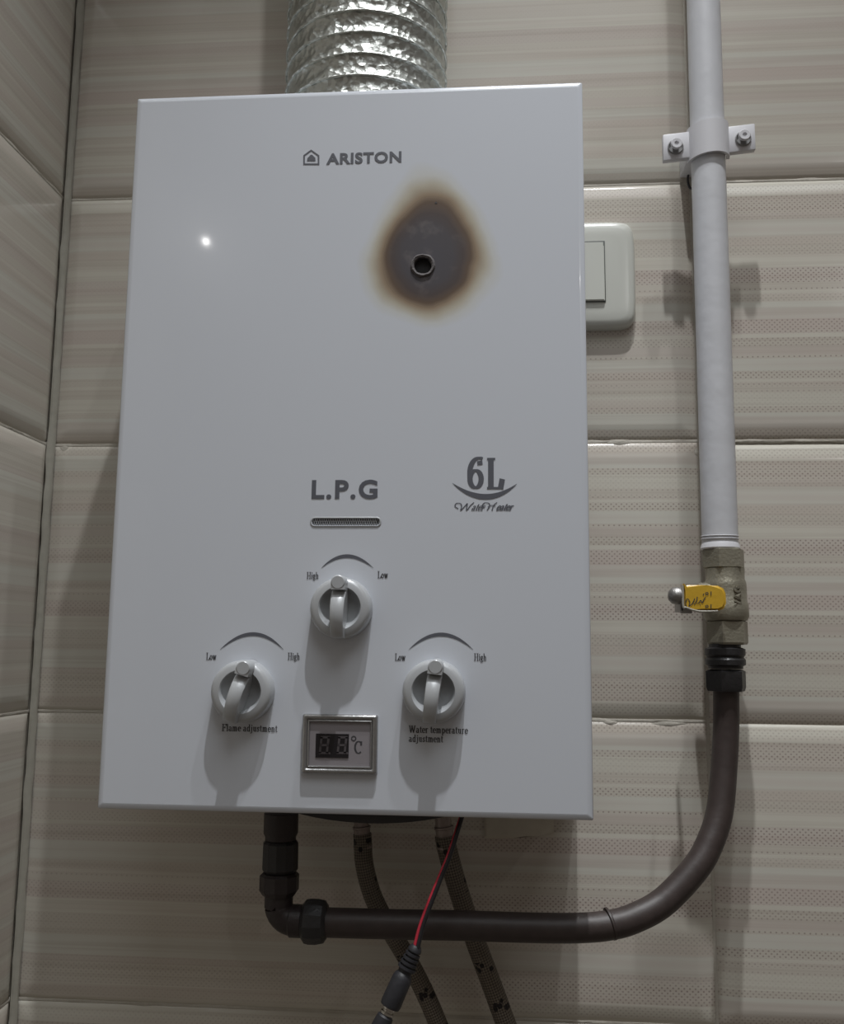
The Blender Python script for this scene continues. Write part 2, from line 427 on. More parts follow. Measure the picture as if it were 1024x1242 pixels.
# ------------------------------------------------------------------ lettering
# pen-drawn serif letters: strokes as polylines on a unit x-height-ish em (cap height 1)
def arc(cx, cy, rx, ry, a0, a1, n=12): return [(cx+rx*math.cos(math.radians(a0+(a1-a0)*i/n)), cy+ry*math.sin(math.radians(a0+(a1-a0)*i/n))) for i in range(n+1)]
SER = {
 'F': (.62, [[(.18, 0), (.18, 1)], [(.04, 0), (.34, 0)], [(.04, 1), (.60, 1)], [(.60, 1), (.60, .78)], [(.18, .52), (.45, .52)], [(.45, .62), (.45, .42)]]),
 'L': (.64, [[(.18, 0), (.18, 1)], [(.04, 1), (.34, 1)], [(.04, 0), (.58, 0)], [(.56, 0), (.62, .28)]]),
 'H': (.80, [[(.18, 0), (.18, 1)], [(.62, 0), (.62, 1)], [(.04, 1), (.32, 1)], [(.04, 0), (.32, 0)], [(.48, 1), (.76, 1)], [(.48, 0), (.76, 0)], [(.18, .5), (.62, .5)]]),
 'W': (.98, [[(.10, 1), (.30, 0)], [(.30, 0), (.47, .9)], [(.44, 1), (.66, 0)], [(.66, 0), (.86, 1)], [(0, 1), (.24, 1)], [(.36, 1), (.56, 1)], [(.76, 1), (.96, 1)]]),
 'C': (.72, [arc(.38, .5, .32, .5, 50, 310, 22), [(.62, .98), (.62, .70)]]),
 'a': (.46, [[(.32, .06), (.32, .46)], arc(.20, .46, .12, .17, 0, 160, 8), arc(.19, .17, .13, .17, 90, 330, 10), [(.32, .08), (.42, 0)]]),
 'd': (.50, [[(.36, 0), (.36, 1)], [(.26, 1), (.36, 1)], arc(.22, .32, .15, .32, 20, 340, 16), [(.36, 0), (.46, .02)]]),
 'e': (.42, [arc(.22, .32, .17, .32, 0, 320, 18), [(.05, .34), (.38, .34)]]),
 'g': (.46, [arc(.20, .42, .13, .22, 0, 360, 16), [(.12, .20), (.10, .08), (.34, .04), (.38, -.12), (.22, -.27), (.06, -.16), (.12, -.02)], [(.30, .58), (.42, .62)]]),
 'h': (.50, [[(.12, 0), (.12, 1)], [(.02, 1), (.12, 1)], [(.02, 0), (.22, 0)], arc(.25, .40, .13, .24, 150, 0, 8)+[(.38, 0)], [(.29, 0), (.47, 0)]]),
 'i': (.26, [[(.12, 0), (.12, .64)], [(.02, .64), (.12, .64)], [(.02, 0), (.22, 0)], [(.12, .82), (.12, .94)]]),
 'j': (.26, [[(.14, .64), (.14, -.16), (.04, -.27), (-.05, -.2)], [(.04, .64), (.14, .64)], [(.14, .82), (.14, .94)]]),
 'l': (.26, [[(.12, 0), (.12, 1)], [(.02, 1), (.12, 1)], [(.02, 0), (.22, 0)]]),
 'm': (.74, [[(.12, 0), (.12, .64)], [(.02, .64), (.12, .64)], [(.02, 0), (.20, 0)], arc(.24, .42, .11, .22, 150, 0, 8)+[(.35, 0)], arc(.47, .42, .11, .22, 150, 0, 8)+[(.58, 0)], [(.28, 0), (.43, 0)], [(.51, 0), (.67, 0)]]),
 'n': (.50, [[(.12, 0), (.12, .64)], [(.02, .64), (.12, .64)], [(.02, 0), (.21, 0)], arc(.25, .42, .12, .22, 150, 0, 8)+[(.37, 0)], [(.29, 0), (.46, 0)]]),
 'o': (.48, [arc(.23, .32, .17, .32, 0, 360, 22)]),
 'p': (.50, [[(.12, -.28), (.12, .64)], [(.02, .64), (.12, .64)], [(.02, -.28), (.22, -.28)], arc(.26, .32, .15, .32, -160, 160, 16)]),
 'r': (.36, [[(.12, 0), (.12, .64)], [(.02, .64), (.12, .64)], [(.02, 0), (.22, 0)], arc(.25, .48, .13, .16, 160, 50, 6)]),
 's': (.36, [[(.29, .48), (.28, .60), (.16, .64), (.07, .52), (.12, .38), (.25, .27), (.29, .13), (.18, 0), (.07, .03), (.05, .18)]]),
 't': (.30, [[(.13, .86), (.13, .08), (.20, 0), (.28, .06)], [(.02, .64), (.27, .64)]]),
 'u': (.50, [[(.12, .64), (.12, .14), (.20, .02), (.33, .10)], [(.36, .64), (.36, 0)], [(.02, .64), (.12, .64)], [(.26, .64), (.36, .64)], [(.36, 0), (.46, .02)]]),
 'w': (.66, [[(.08, .64), (.20, 0)], [(.20, 0), (.32, .6)], [(.30, .64), (.44, 0)], [(.44, 0), (.57, .64)], [(0, .64), (.18, .64)], [(.48, .64), (.64, .64)]]),
 ' ': (.22, []),
 '6': (.56, [arc(.30, .30, .185, .28, 0, 360, 28), arc(.42, .52, .31, .47, 72, 182, 18)+[(.115, .34)], [(.435, .87), (.445, .79)]]),
}
JIT = [0]
def stroke(bm, pts, thick, thin, put):
    """flat pen stroke: thick where it runs vertically, thin where horizontal; put maps 2-D to a vertex position"""
    P = [Vector(p) for p in pts]; n = len(P); JIT[0] = (JIT[0]+1) % 9; off = Vector((0, -4e-6*JIT[0], 0))
    closed = n > 3 and (P[0]-P[-1]).length < 1e-6
    D = [(P[i+1]-P[i]).normalized() if (P[i+1]-P[i]).length > 1e-9 else Vector((1, 0)) for i in range(n-1)]
    prev = None
    for i in range(n):
        if closed: d = D[i-1]+D[i % (n-1)] if i else D[-1]+D[0]
        else: d = (D[max(i-1, 0)]+D[min(i, n-2)])
        d = d.normalized() if d.length > 1e-6 else D[min(i, n-2)]
        w_ = (thin+(thick-thin)*abs(d.y)**1.3)/2; e = 0 if closed else w_*.3*(-1 if i == 0 else 1 if i == n-1 else 0)
        c = [(P[i].x+d.x*e-d.y*w_, P[i].y+d.y*e+d.x*w_), (P[i].x+d.x*e+d.y*w_, P[i].y+d.y*e-d.x*w_)]
        cur = [bm.verts.new(Vector(put(*q))+off) for q in c]
        if prev: bm.faces.new((prev[0], prev[1], cur[1], cur[0]))
        prev = cur
def serif_text(bm, s, org, h, y, xs=.8, thick=.15, thin=.06, slant=0, ang=0, track=0):
    """org: lower left (x, z) of the line; returns advance"""
    x = 0; ca, sa = math.cos(ang), math.sin(ang)
    for ch in s:
        adv, st = SER[ch]
        for p in st:
            def put(a, b, x=x):
                X, Z = (x+a*xs+slant*b)*h, b*h
                return (org[0]+X*ca-Z*sa, y, org[1]+X*sa+Z*ca)
            q = [(a, b) for a, b in p]
            stroke(bm, q, thick/xs if xs < 1 else thick, thin, put)
        x += adv*xs+track
    return x*h
def font_text(body, size, xs, off, org, y, extr=0, rot=0, spacing=1, slant=0):
    cu = bpy.data.curves.new('t', 'FONT'); cu.body = body; cu.size = size; cu.offset = off; cu.extrude = extr; cu.space_character = spacing; cu.shear = slant
    cu.resolution_u = 4
    o = bpy.data.objects.new('t', cu); C.objects.link(o); dg = bpy.context.evaluated_depsgraph_get()
    me = bpy.data.meshes.new_from_object(o.evaluated_get(dg)); bpy.data.objects.remove(o)
    bm = bmesh.new(); bm.from_mesh(me); bpy.data.meshes.remove(me)
    c, s = math.cos(rot), math.sin(rot)
    for v in bm.verts:
        a, b, e = v.co.x*xs, v.co.y, v.co.z
        v.co = Vector((org[0]+a*c-b*s, y-e, org[1]+a*s+b*c))
    return bm
def crescent(bm, p0, p1, pm, th, y, n=24):
    """lens-shaped swoosh through p0 - pm - p1 thick in the middle (panel x, z)"""
    a, b, m = Vector(p0), Vector(p1), Vector(pm)
    k = m*2-(a+b)/2; pv = None
    for i in range(n+1):
        t = i/n; p = a*(1-t)**2+k*2*t*(1-t)+b*t*t; d = (k-a)*(1-t)+(b-k)*t
        nn = Vector((-d.y, d.x)).normalized(); w_ = th*max(.06, math.sin(PI*t)**.8)/2
        cur = [bm.verts.new((p.x+nn.x*w_, y, p.y+nn.y*w_)), bm.verts.new((p.x-nn.x*w_, y, p.y-nn.y*w_))]
        if pv: bm.faces.new((pv[0], pv[1], cur[1], cur[0]))
        pv = cur

# ------------------------------------------------------------------ water heater
heater = empty('water_heater', (PX0, 0, PZ0), 'white wall-mounted gas water heater with brown scorch mark and three control knobs', 'water heater')
PYF = PY
def pp(u, v):          # measured position on the front cover -> (x, z)
    p = at(u, v, PYF); return (p.x, p.z)
hole_c = pp(513, 322)
slot0, slot1 = pp(377, 638), pp(462, 628)
bm = bmesh.new()
outer = rrect(PX0+.0036, PX1-.0036, PZ0+.0036, PZ1-.0036, .0010, 3)
hc = [(hole_c[0]+.0056*math.cos(2*PI*i/24), hole_c[1]+.0056*math.sin(2*PI*i/24)) for i in range(24)]
sl = rrect(slot0[0]+.0008, slot1[0]-.0008, slot0[1]+.0004, slot1[1]-.0004, .0018, 5)
dz_ = [pp(368, 869), pp(458, 936)]
lp = plate_with_holes(bm, outer, [hc, sl], PYF)
flat_n = len(bm.faces)
prev = lp[0]
for ins, y in ((.0030, PYF+.0001), (.0010, PYF+.0006), (.0003, PYF+.0012), (0, PYF+.0022), (0, -.004)):
    cur = [bm.verts.new((x, y, z)) for x, z in rrect(PX0+ins, PX1-ins, PZ0+ins, PZ1-ins, .0010, 3)]
    for i in range(len(cur)): bm.faces.new((prev[i], prev[(i+1) % len(cur)], cur[(i+1) % len(cur)], cur[i]))
    prev = cur
for l, r0 in ((lp[1], .0006), (lp[2], .0005)):
    # stamped rim rolled inwards
    c0 = sum((v.co for v in l), Vector())/len(l); prev = l
    for k, yy in ((.0004, PYF+.0006), (.0006, PYF+.0025)):
        cur = [bm.verts.new((v.co.x+(c0.x-v.co.x)*0, yy, v.co.z)) for v in l]
        for i in range(len(l)): bm.faces.new((prev[i], prev[(i+1) % len(l)], cur[(i+1) % len(l)], cur[i]))
        prev = cur
cover = obj('front_cover', bm, M['cover'], heater, angle=35)
for p_ in cover.data.polygons[:flat_n]: p_.use_smooth = False
print('flat', flat_n)
bm = bmesh.new(); box(bm, PX0+.004, PX1-.004, -.110, -.0005, PZ0+.004, PZ1-.004, .002)
obj('body', bm, M['steel'], heater)
# shallow dark bowl under the body
bm = bmesh.new()
c0 = at(458, 990, -.075); n = 32; prev = None
for i in range(n+1):
    t = i/n; x = c0.x-.052+.104*t; d = -.0085*math.sin(PI*t)**.6
    cur = [bm.verts.new((x, -.110, PZ0+.003+d)), bm.verts.new((x, -.022, PZ0+.003+d)), bm.verts.new((x, -.022, PZ0+.007)), bm.verts.new((x, -.110, PZ0+.007))]
    if prev:
        for k in range(4): bm.faces.new((prev[k], prev[(k+1) % 4], cur[(k+1) % 4], cur[k]))
    prev = cur
obj('bottom_tray', bm, M['black'], heater, label='dark curved tray under the body')
# peep hole
bm = bmesh.new(); o3 = (hole_c[0], PYF, hole_c[1])
lathe(bm, [(.0054, .0018), (.0056, -.0006), (.0068, -.0012), (.0076, -.0006), (.0078, .0001)], o3, (0, 1, 0), 32)
for f in [f for f in bm.faces if len(f.verts) > 4]: bm.faces.remove(f)
for v in bm.verts: v.co += Vector((mnoise.noise(v.co*400), 0, mnoise.noise(v.co*400+Vector((5, 5, 5)))))*.0006
ring = obj('peep_hole_rim', bm, M['ring'], heater, label='small scorched round rim of the sight hole')
bm = bmesh.new(); lathe(bm, [(.0054, 0), (.0054, .001)], (hole_c[0], PYF+.0028, hole_c[1]), (0, 1, 0), 24)
obj('sight_hole_dark', bm, M['dark'], ring)  # near-black disc painted as the dark inside of the hole
# vent slot with gauze: pressed rim + perforated strip
bm = bmesh.new()
o2 = rrect(slot0[0]-.0004, slot1[0]+.0004, slot0[1]-.0007, slot1[1]+.0007, .0028, 5)
l2 = [bm.verts.new((x, PYF-.0002, z)) for x, z in o2]; i2 = [bm.verts.new((x, PYF-.0005, z)) for x, z in rrect(slot0[0]+.0003, slot1[0]-.0003, slot0[1], slot1[1], .0022, 5)]
i3 = [bm.verts.new((x, PYF+.0012, z)) for x, z in rrect(slot0[0]+.0009, slot1[0]-.0009, slot0[1]+.0005, slot1[1]-.0005, .0017, 5)]
for A, B in ((l2, i2), (i2, i3)):
    for i in range(len(A)): bm.faces.new((A[i], A[(i+1) % len(A)], B[(i+1) % len(A)], B[i]))
vent = obj('vent_rim', bm, M['knob'], heater)
bm = bmesh.new(); box(bm, slot0[0]+.0008, slot1[0]-.0008, PYF+.0018, PYF+.0024, slot0[1]+.0004, slot1[1]-.0004)
obj('vent_back', bm, M['gauze_back'], vent)
bm = bmesh.new()    # gauze: crossing wires
W_ = slot1[0]-slot0[0]; Hh = slot1[1]-slot0[1]; nn = 30
for i in range(nn):
    for s in (-1, 1):
        x = slot0[0]+.0012+(W_-.0034)*i/(nn-1)
        tube(bm, [Vector((x, PYF+.0011+.0001*s, slot0[1]+.0003)), Vector((x+s*.0016, PYF+.0011+.0001*s, slot1[1]-.0003))], .00030, 5)
g_ = obj('vent_gauze', bm, M['mesh'], vent); g_['kind'] = 'stuff'

# knobs
def knob(u, v, rot):
    cx, cz = pp(u, v); ca, sa = math.cos(rot), math.sin(rot)
    def P(x, y, h): return Vector((cx+x*ca+y*sa, PYF-h, cz-x*sa+y*ca))
    bm = bmesh.new()
    prof = [(0, .0040), (.004, .0041), (.008, .0050), (.0105, .0070), (.0118, .0096), (.0122, .0108), (.0128, .0114), (.0155, .0110), (.0172, .0102), (.0180, .0090), (.0183, .0070), (.0185, 0)]
    lathe(bm, prof, (cx, PYF, cz), (0, -1, 0), 56)
    k = obj('control_knob', bm, M['knob'], heater, angle=50)
    bm = bmesh.new(); prev = None
    ys = [-.0178, -.0174, -.0165, -.014, -.011, -.007, -.003, .001, .005, .0085, .0100, .0104, .0125, .0140]
    for y in ys:
        q = (y+.0035)/(.0138 if y > -.0035 else .0150)
        h = .0125+.0110*math.sqrt(max(0, 1-q*q*.93))-.0012
        if y >= .0102: h = .0205
        w_ = .0040+.0003*(y/.018)
        e = .0011 if y < .0102 else .0005
        cur = [bm.verts.new(P(a, y, b)) for a, b in ((-w_*1.06, .0005), (-w_, h-e), (-w_*.72, h-.0001), (0, h+.0001), (w_*.72, h-.0001), (w_, h-e), (w_*1.06, .0005))]
        if prev:
            for i in range(6): bm.faces.new((prev[i], prev[i+1], cur[i+1], cur[i]))
        else: bm.faces.new(cur)
        prev = cur
    bm.faces.new(prev)
    lathe(bm, [(.0046, .0005), (.0044, .0192), (.0041, .0203), (.0036, .0207), (0, .0207)], P(0, .0146, 0), (0, -1, 0), 28)
    obj('grip', bm, M['knob'], k, angle=38)
    return k
knob(415.5, 738, .02); knob(297, 838, .27); knob(527, 838, .12)

# temperature display
d0, d1 = pp(366.5, 937), pp(459, 867)
X0, Z0, X1, Z1 = d0[0], d0[1], d1[0], d1[1]
bm = bmesh.new()
def rect_ring(bm, prof, R):
    prev = None
    for ins, h in prof:
        cur = [bm.verts.new((x, PYF-h, z)) for x, z in rrect(R[0]+ins, R[2]-ins, R[1]+ins, R[3]-ins, max(.0004, .0012-ins*.2), 3)]
        if prev:
            for i in range(len(cur)): bm.faces.new((prev[i], prev[(i+1) % len(cur)], cur[(i+1) % len(cur)], cur[i]))
        prev = cur
    return prev
rect_ring(bm, [(0, 0), (0, .0026), (.0008, .0036), (.0018, .0038), (.0026, .0032), (.0030, .0024), (.0034, .0030), (.0040, .0031), (.0044, .0024), (.0046, .0016)], (X0, Z0, X1, Z1))
disp = obj('display_frame', bm, M['chrome'], heater, angle=50, label='dull chrome frame of the temperature display')
bm = bmesh.new(); box(bm, X0+.0044, X1-.0044, PYF-.0018, PYF-.0005, Z0+.0044, Z1-.0044)
obj('display_face', bm, M['face'], disp, smooth=False)
w0, w1 = pp(383.5, 918), pp(424, 890)
bm = bmesh.new(); box(bm, w0[0], w1[0], PYF-.0022, PYF-.0017, w0[1], w1[1])
obj('display_window', bm, M['led'], disp, smooth=False)
bm = bmesh.new()
def seg7(bm, u0, u1, v0, v1, sl_):
    def q(u, v): a = pp(u+sl_*(v1-v)/(v1-v0), v); return Vector((a[0], PYF-.0023, a[1]))
    t = 2.6; vm = (v0+v1)/2
    for a, b, c, d in ((u0, u1, v0, v0+t), (u0, u1, vm-t/2, vm+t/2), (u0, u1, v1-t, v1), (u0, u0+t, v0+1, vm-.6), (u1-t, u1, v0+1, vm-.6), (u0, u0+t, vm+.6, v1-1), (u1-t, u1, vm+.6, v1-1)):
        bm.faces.new([bm.verts.new(q(*p)) for p in ((a, d), (b, d), (b, c), (a, c))])
seg7(bm, 387.5, 398.5, 892.5, 914, 2.5); seg7(bm, 409, 420, 892.5, 914, 2.5)
for u in (400.5, 422): 
    a = pp(u, 913); bm.faces.new([bm.verts.new((a[0]+.0007*math.cos(i*PI/4), PYF-.0023, a[1]+.0007*math.sin(i*PI/4))) for i in range(8)])
obj('display_digits', bm, M['segment'], disp, smooth=False)
bm = bmesh.new(); a = pp(430, 913)
serif_text(bm, 'C', (a[0]+.0002, a[1]), .0068, PYF-.0019, .95, .16, .07)
c_ = pp(429.7, 895.3)
stroke(bm, arc(c_[0], c_[1], .00125, .00125, 0, 360, 20), .0007, .0007, lambda x, z: (x, PYF-.0019, z))
obj('degree_lettering', bm, M['print_black'], disp, smooth=False)

YI = PYF-.00018
# maker's wording
a = pp(396, 199); b = pp(487, 199)
bm = font_text('ARISTON', .0093, 1, .0003, (0, 0), YI, .00006, spacing=1.08)
x0 = min(v.co.x for v in bm.verts); x1 = max(v.co.x for v in bm.verts); k = (b[0]-a[0])/(x1-x0)
z1 = max(v.co.z for v in bm.verts); kz = .0073/z1
for v in bm.verts: v.co.x = a[0]+(v.co.x-x0)*k; v.co.z = a[1]+v.co.z*kz+.0012*(v.co.x-a[0])*0
obj('maker_lettering', bm, M['print'], heater, smooth=False)
bm = bmesh.new()      # house emblem
H = [pp(368, 200), pp(387.5, 200), pp(387.5, 188.5), pp(377.5, 181.5), pp(368, 188.5)]
cc = (sum(p[0] for p in H)/5, sum(p[1] for p in H)/5)
ov = [bm.verts.new((x, YI, z)) for x, z in H]; iv = [bm.verts.new((cc[0]+(x-cc[0])*.80, YI, cc[1]+(z-cc[1])*.80)) for x, z in H]
for i in range(5): bm.faces.new((ov[i], ov[(i+1) % 5], iv[(i+1) % 5], iv[i]))
fl = [(372.5, 195.5), (373, 192), (375, 190), (376.5, 188.2), (378.5, 187.6), (380.5, 189.5), (382.5, 191.5), (383, 195.5)]
bm.faces.new([bm.verts.new((*[pp(*p)[0]], YI, pp(*p)[1])) for p in fl])
obj('house_emblem', bm, M['print'], heater, smooth=False)
a = pp(378, 604); b = pp(458, 604)
bm = font_text('L.P.G', .0165, 1, .0005, (0, 0), YI, .00006, spacing=1.15)
x0 = min(v.co.x for v in bm.verts); x1 = max(v.co.x for v in bm.verts); k = (b[0]-a[0])/(x1-x0); kz = .0113/max(v.co.z for v in bm.verts)
for v in bm.verts: v.co.x = a[0]+(v.co.x-x0)*k; v.co.z = a[1]+v.co.z*kz
obj('gas_type_lettering', bm, M['print'], heater, smooth=False)
bm = bmesh.new(); a = pp(566, 592)
serif_text(bm, '6', a, .0188, YI, .98, .17, .08); a = pp(590, 592); serif_text(bm, 'L', a, .0180, YI, .86, .19, .075)
crescent(bm, pp(549, 586), pp(627, 587), pp(588.5, 602.5), .0034, YI)
obj('capacity_lettering', bm, M['print'], heater, smooth=False)
bm = bmesh.new(); a = pp(558, 619)
x = serif_text(bm, 'ater', (a[0]+.0068, a[1]), .0043, YI, 1.08, .15, .09, .5, track=.02)
serif_text(bm, 'eater', (a[0]+.0218, a[1]), .0043, YI, 1.08, .20, .12, .5, track=.02)
def curl(pts, w_=.00045): stroke(bm, [tuple(p) for p in [(q.x, q.y) for q in [Vector((*c, 0)) for c in pts]]], w_*1.5, w_, lambda x, z: (x, YI, z))
def scr(pts): 
    q = catmull([Vector((*pp(*p), 0)) for p in pts], 6); curl([(v.x, v.y) for v in q])
scr([(556, 617), (552, 614), (554, 610.5), (559, 611), (560, 615), (559, 619), (565, 613), (567, 611), (566, 619), (571, 613), (575, 609.5)])
scr([(588, 616), (585, 613.5), (588, 610), (593, 610.5), (594, 614), (591, 619)]); scr([(603, 609.5), (599, 613), (597, 619)]); scr([(592, 615), (596, 613), (601, 614)])
obj('script_lettering', bm, M['print'], heater, smooth=False)
def dial(u0, v0, u1, v1, um, vm, lt, lp_, rt, rp):
    bm = bmesh.new(); crescent(bm, pp(u0, v0), pp(u1, v1), pp(um, vm), .0022, YI)
    obj('dial_arc', bm, M['print'], heater, smooth=False)
    for tx, ps in ((lt, lp_), (rt, rp)):
        bm = bmesh.new(); serif_text(bm, tx, pp(*ps), .0040, YI, .86, .13, .075, track=.03)
        obj('dial_lettering', bm, M['print_black'], heater, smooth=False)
dial(390, 689, 453, 689, 421, 674.5, 'High', (372, 702), 'Low', (458, 701))
dial(267, 788, 344, 788, 307, 769, 'Low', (250, 800), 'High', (349, 800))
dial(496, 788, 574, 788, 535, 769.5, 'Low', (479, 801), 'High', (575, 801))
for t, (u, v), wd in (('Flame adjustment', (269, 886.5), 68), ('Water temperature', (496, 888.5), 72), ('adjustment', (496, 899.5), 42)):
    for dry in (True, False):
        bm = bmesh.new(); a = pp(u, v)
        kx = 1 if dry else kx
        L = serif_text(bm, t, a, .0040, YI, .84*kx, .14, .075, track=.045*kx)
        if dry: kx = (pp(u+wd, v)[0]-a[0])/L; bm.free()
    obj('knob_lettering', bm, M['print_black'], heater, smooth=False)
# chip in the enamel
bm = bmesh.new(); a = pp(529, 246)
bm.faces.new([bm.verts.new((a[0]+.001*math.cos(t), YI, a[1]+.001*math.sin(t))) for t in (-.5, 1.6, 3.6)])
obj('enamel_chip', bm, M['print_black'], heater, smooth=False)

# ------------------------------------------------------------------ flue duct
ax = at(445.5, 60, -.0582); R0 = .0572
duct = empty('flue_duct', (ax.x, ax.y, PZ1), 'crinkled silver foil flue duct rising from the top of the heater', 'duct')
bm = bmesh.new(); pitch = .0154; zs0 = PZ1-.0045; nseg = 160; npr = 12; nturn = 34; rings = []
for i in range(nturn*npr+1):
    t = i/npr; z = zs0+pitch*t; ph = t % 1
    ring_ = []
    for k in range(nseg):
        th = 2*PI*k/nseg; r = R0-.0016*math.sin(PI*ph)**.7
        p = Vector((math.cos(th), math.sin(th), z*12))
        r += .0011*mnoise.noise(p*3.3)*math.sin(PI*ph)+.0010*mnoise.noise(Vector((math.cos(th)*9, math.sin(th)*9, z*160)))*(.25+.75*math.sin(PI*ph))
        zz = z+.0008*mnoise.noise(Vector((math.cos(th)*2, math.sin(th)*2, z*40)))
        ring_.append(bm.verts.new((ax.x+r*math.cos(th), ax.y+r*math.sin(th), zz)))
    if rings:
        a_ = rings[-1]
        for k in range(nseg): bm.faces.new((a_[k], a_[(k+1) % nseg], ring_[(k+1) % nseg], ring_[k]))
    rings.append(ring_)
obj('foil_tube', bm, M['foil'], duct, angle=80)
bm = bmesh.new()
for i in range(nturn):
    z = zs0+pitch*(i+1)
    pts = [Vector((ax.x+(R0+.0002)*math.cos(2*PI*k/72), ax.y+(R0+.0002)*math.sin(2*PI*k/72), z+.0005*mnoise.noise(Vector((math.cos(2*PI*k/72)*2, math.sin(2*PI*k/72)*2, z*40))))) for k in range(73)]
    tube(bm, pts, .00085, 6, caps=False)
o = obj('spiral_rib', bm, M['foil'], duct); o['kind'] = 'stuff'

# ------------------------------------------------------------------ light switch
sy = -.009
s0, s1 = at(771, 396, sy), at(771, 266, sy)
sx1, sz0, sz1 = s1.x, s0.z, s1.z; sx0 = sx1-.118
sw = empty('light_switch', ((sx0+sx1)/2, 0, sz0), 'cream-white light switch plate half hidden behind the heater', 'switch')
bm = bmesh.new(); zc = (sz0+sz1)/2; hh = (sz1-sz0)/2; xc = (sx0+sx1)/2; hw = (sx1-sx0)/2
def plate_ring(ins, y, n=44):
    pts = []
    for i in range(n*4):
        t = 2*PI*(i+.5)/(n*4); c, s = math.cos(t), math.sin(t); e = .17
        X = (hw-ins)*(abs(c)**e)*(1 if c > 0 else -1); Z = (hh-ins)*(abs(s)**e)*(1 if s > 0 else -1)
        X *= 1-.035*(Z/hh)**2            # bowed short sides
        pts.append(bm.verts.new((xc+X, y, zc+Z)))
    return pts
prev = None
for ins, y in ((0, 0), (0, -.004), (.0008, -.0065), (.0025, -.0082), (.006, -.009), (.012, -.0094)):
    cur = plate_ring(ins, y)
    if prev:
        for i in range(len(cur)): bm.faces.new((prev[i], prev[(i+1) % len(cur)], cur[(i+1) % len(cur)], cur[i]))
    prev = cur
bm.faces.new(prev)
obj('switch_plate', bm, M['switch'], sw, angle=60)
r0, r1 = at(732.5, 365, -.0098), at(732.5, 293, -.0098)
rx1 = r1.x; rz0, rz1 = r0.z, r1.z
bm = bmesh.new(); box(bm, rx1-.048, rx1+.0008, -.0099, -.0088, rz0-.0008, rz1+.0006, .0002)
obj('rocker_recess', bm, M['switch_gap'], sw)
bm = bmesh.new()
# rocker tilted: bottom stands proud
v = [(rx1-.0475, rz0), (rx1, rz0), (rx1, rz1), (rx1-.0475, rz1)]
f_ = [bm.verts.new((x, -.0118 if z == rz0 else -.0104, z)) for x, z in v]; b_ = [bm.verts.new((x, -.0092, z)) for x, z in v]
bm.faces.new(f_)
for i in range(4): bm.faces.new((f_[i], f_[(i+1) % 4], b_[(i+1) % 4], b_[i]))
bmesh.ops.bevel(bm, geom=[e for e in bm.edges if all(v in f_ for v in e.verts)], offset=.0006, segments=2, affect='EDGES')
obj('rocker', bm, M['switch'], sw)

# cream strip peeping out under the heater
c0, c1 = at(588, 1017, -.004), at(672, 1013, -.004)
bm = bmesh.new()
pts = [(c0.x, c0.z), (c0.x+.020, c0.z+.0004), (c1.x-.012, c1.z+.0002), (c1.x, c1.z+.0005), (c1.x, c0.z+.034), (c0.x-.0005, c0.z+.034)]
fr = [bm.verts.new((x, -.004, z)) for x, z in pts]; bk = [bm.verts.new((x, 0, z)) for x, z in pts]
bm.faces.new(fr); bm.faces.new(bk[::-1])
for i in range(6): bm.faces.new((fr[i], fr[(i+1) % 6], bk[(i+1) % 6], bk[i]))
bmesh.ops.bevel(bm, geom=[e for e in bm.edges if all(v in fr for v in e.verts)], offset=.0012, segments=2, affect='EDGES')
o = obj('cover_plate', bm, M['cream'], angle=50); o['label'] = 'small aged cream plastic plate on the wall peeping out below the heater'; o['category'] = 'plate'

# ------------------------------------------------------------------ gas pipe and clamp
GY = -.036
pa, pb = at(853.5, 10, GY), at(873.5, 655, GY)
dirp = (pb-pa).normalized(); V0 = pb+dirp*.0045
top = pa-dirp*.34; pb = V0; PR = .0119
pipe = empty('gas_pipe', (pb.x, GY, pb.z), 'white painted vertical pipe running up the wall beside the heater', 'pipe')
bm = bmesh.new(); pts = [top+(pb-top)*i/120 for i in range(121)]
tube(bm, pts, lambda t: PR*(1+.012*mnoise.noise(Vector((t*30, 2, 0)))), 40)
obj('painted_tube', bm, M['rail'], pipe)
bm = bmesh.new()      # wound thread tape above the valve
for k in range(2): tube(bm, [Vector((pb.x+(PR+.0003)*math.cos(2*PI*i/30), GY+(PR+.0003)*math.sin(2*PI*i/30), pb.z+.0052+.0019*k+.0006*math.sin(2*PI*i/30))) for i in range(31)], .00028, 6, False)
lathe(bm, [(.0119, .0025), (.0124, .0012), (.0129, -.0012), (.0122, -.0022)], (pb.x, GY, pb.z), (0, 0, 1), 36)
obj('thread_tape', bm, M['white_plastic'], pipe)

cc_ = at(863.5, 176, GY)
t_ = (cc_.z-pa.z)/(pb.z-pa.z); cl = pa+(pb-pa)*t_
clamp = empty('pipe_clamp', (cl.x, 0, cl.z), 'white plastic clamp with two screwed ears holding the pipe to the wall', 'clamp')
bm = bmesh.new()
n = 40; Wc = .0125
def strip_prof(pts2, z0, z1, th):
    """ribbon whose section (x, y) is swept between z0 and z1"""
    A = []
    for i, p in enumerate(pts2):
        p = Vector((*p, 0)); q = Vector((*pts2[min(i+1, len(pts2)-1)], 0))-Vector((*pts2[max(i-1, 0)], 0)); q.normalize()
        nn_ = Vector((q.y, -q.x, 0))
        sk = (p.x-cl.x)*.10
        A.append([bm.verts.new((p.x+nn_.x*o, p.y+nn_.y*o, z+sk)) for z, o in ((z0, 0), (z1, 0), (z1, th), (z0, th))])
    for a_, b_ in zip(A, A[1:]):
        for k in range(4): bm.faces.new((a_[k], a_[(k+1) % 4], b_[(k+1) % 4], b_[k]))
    bm.faces.new(A[0]); bm.faces.new(A[-1])
rr = PR+.0006
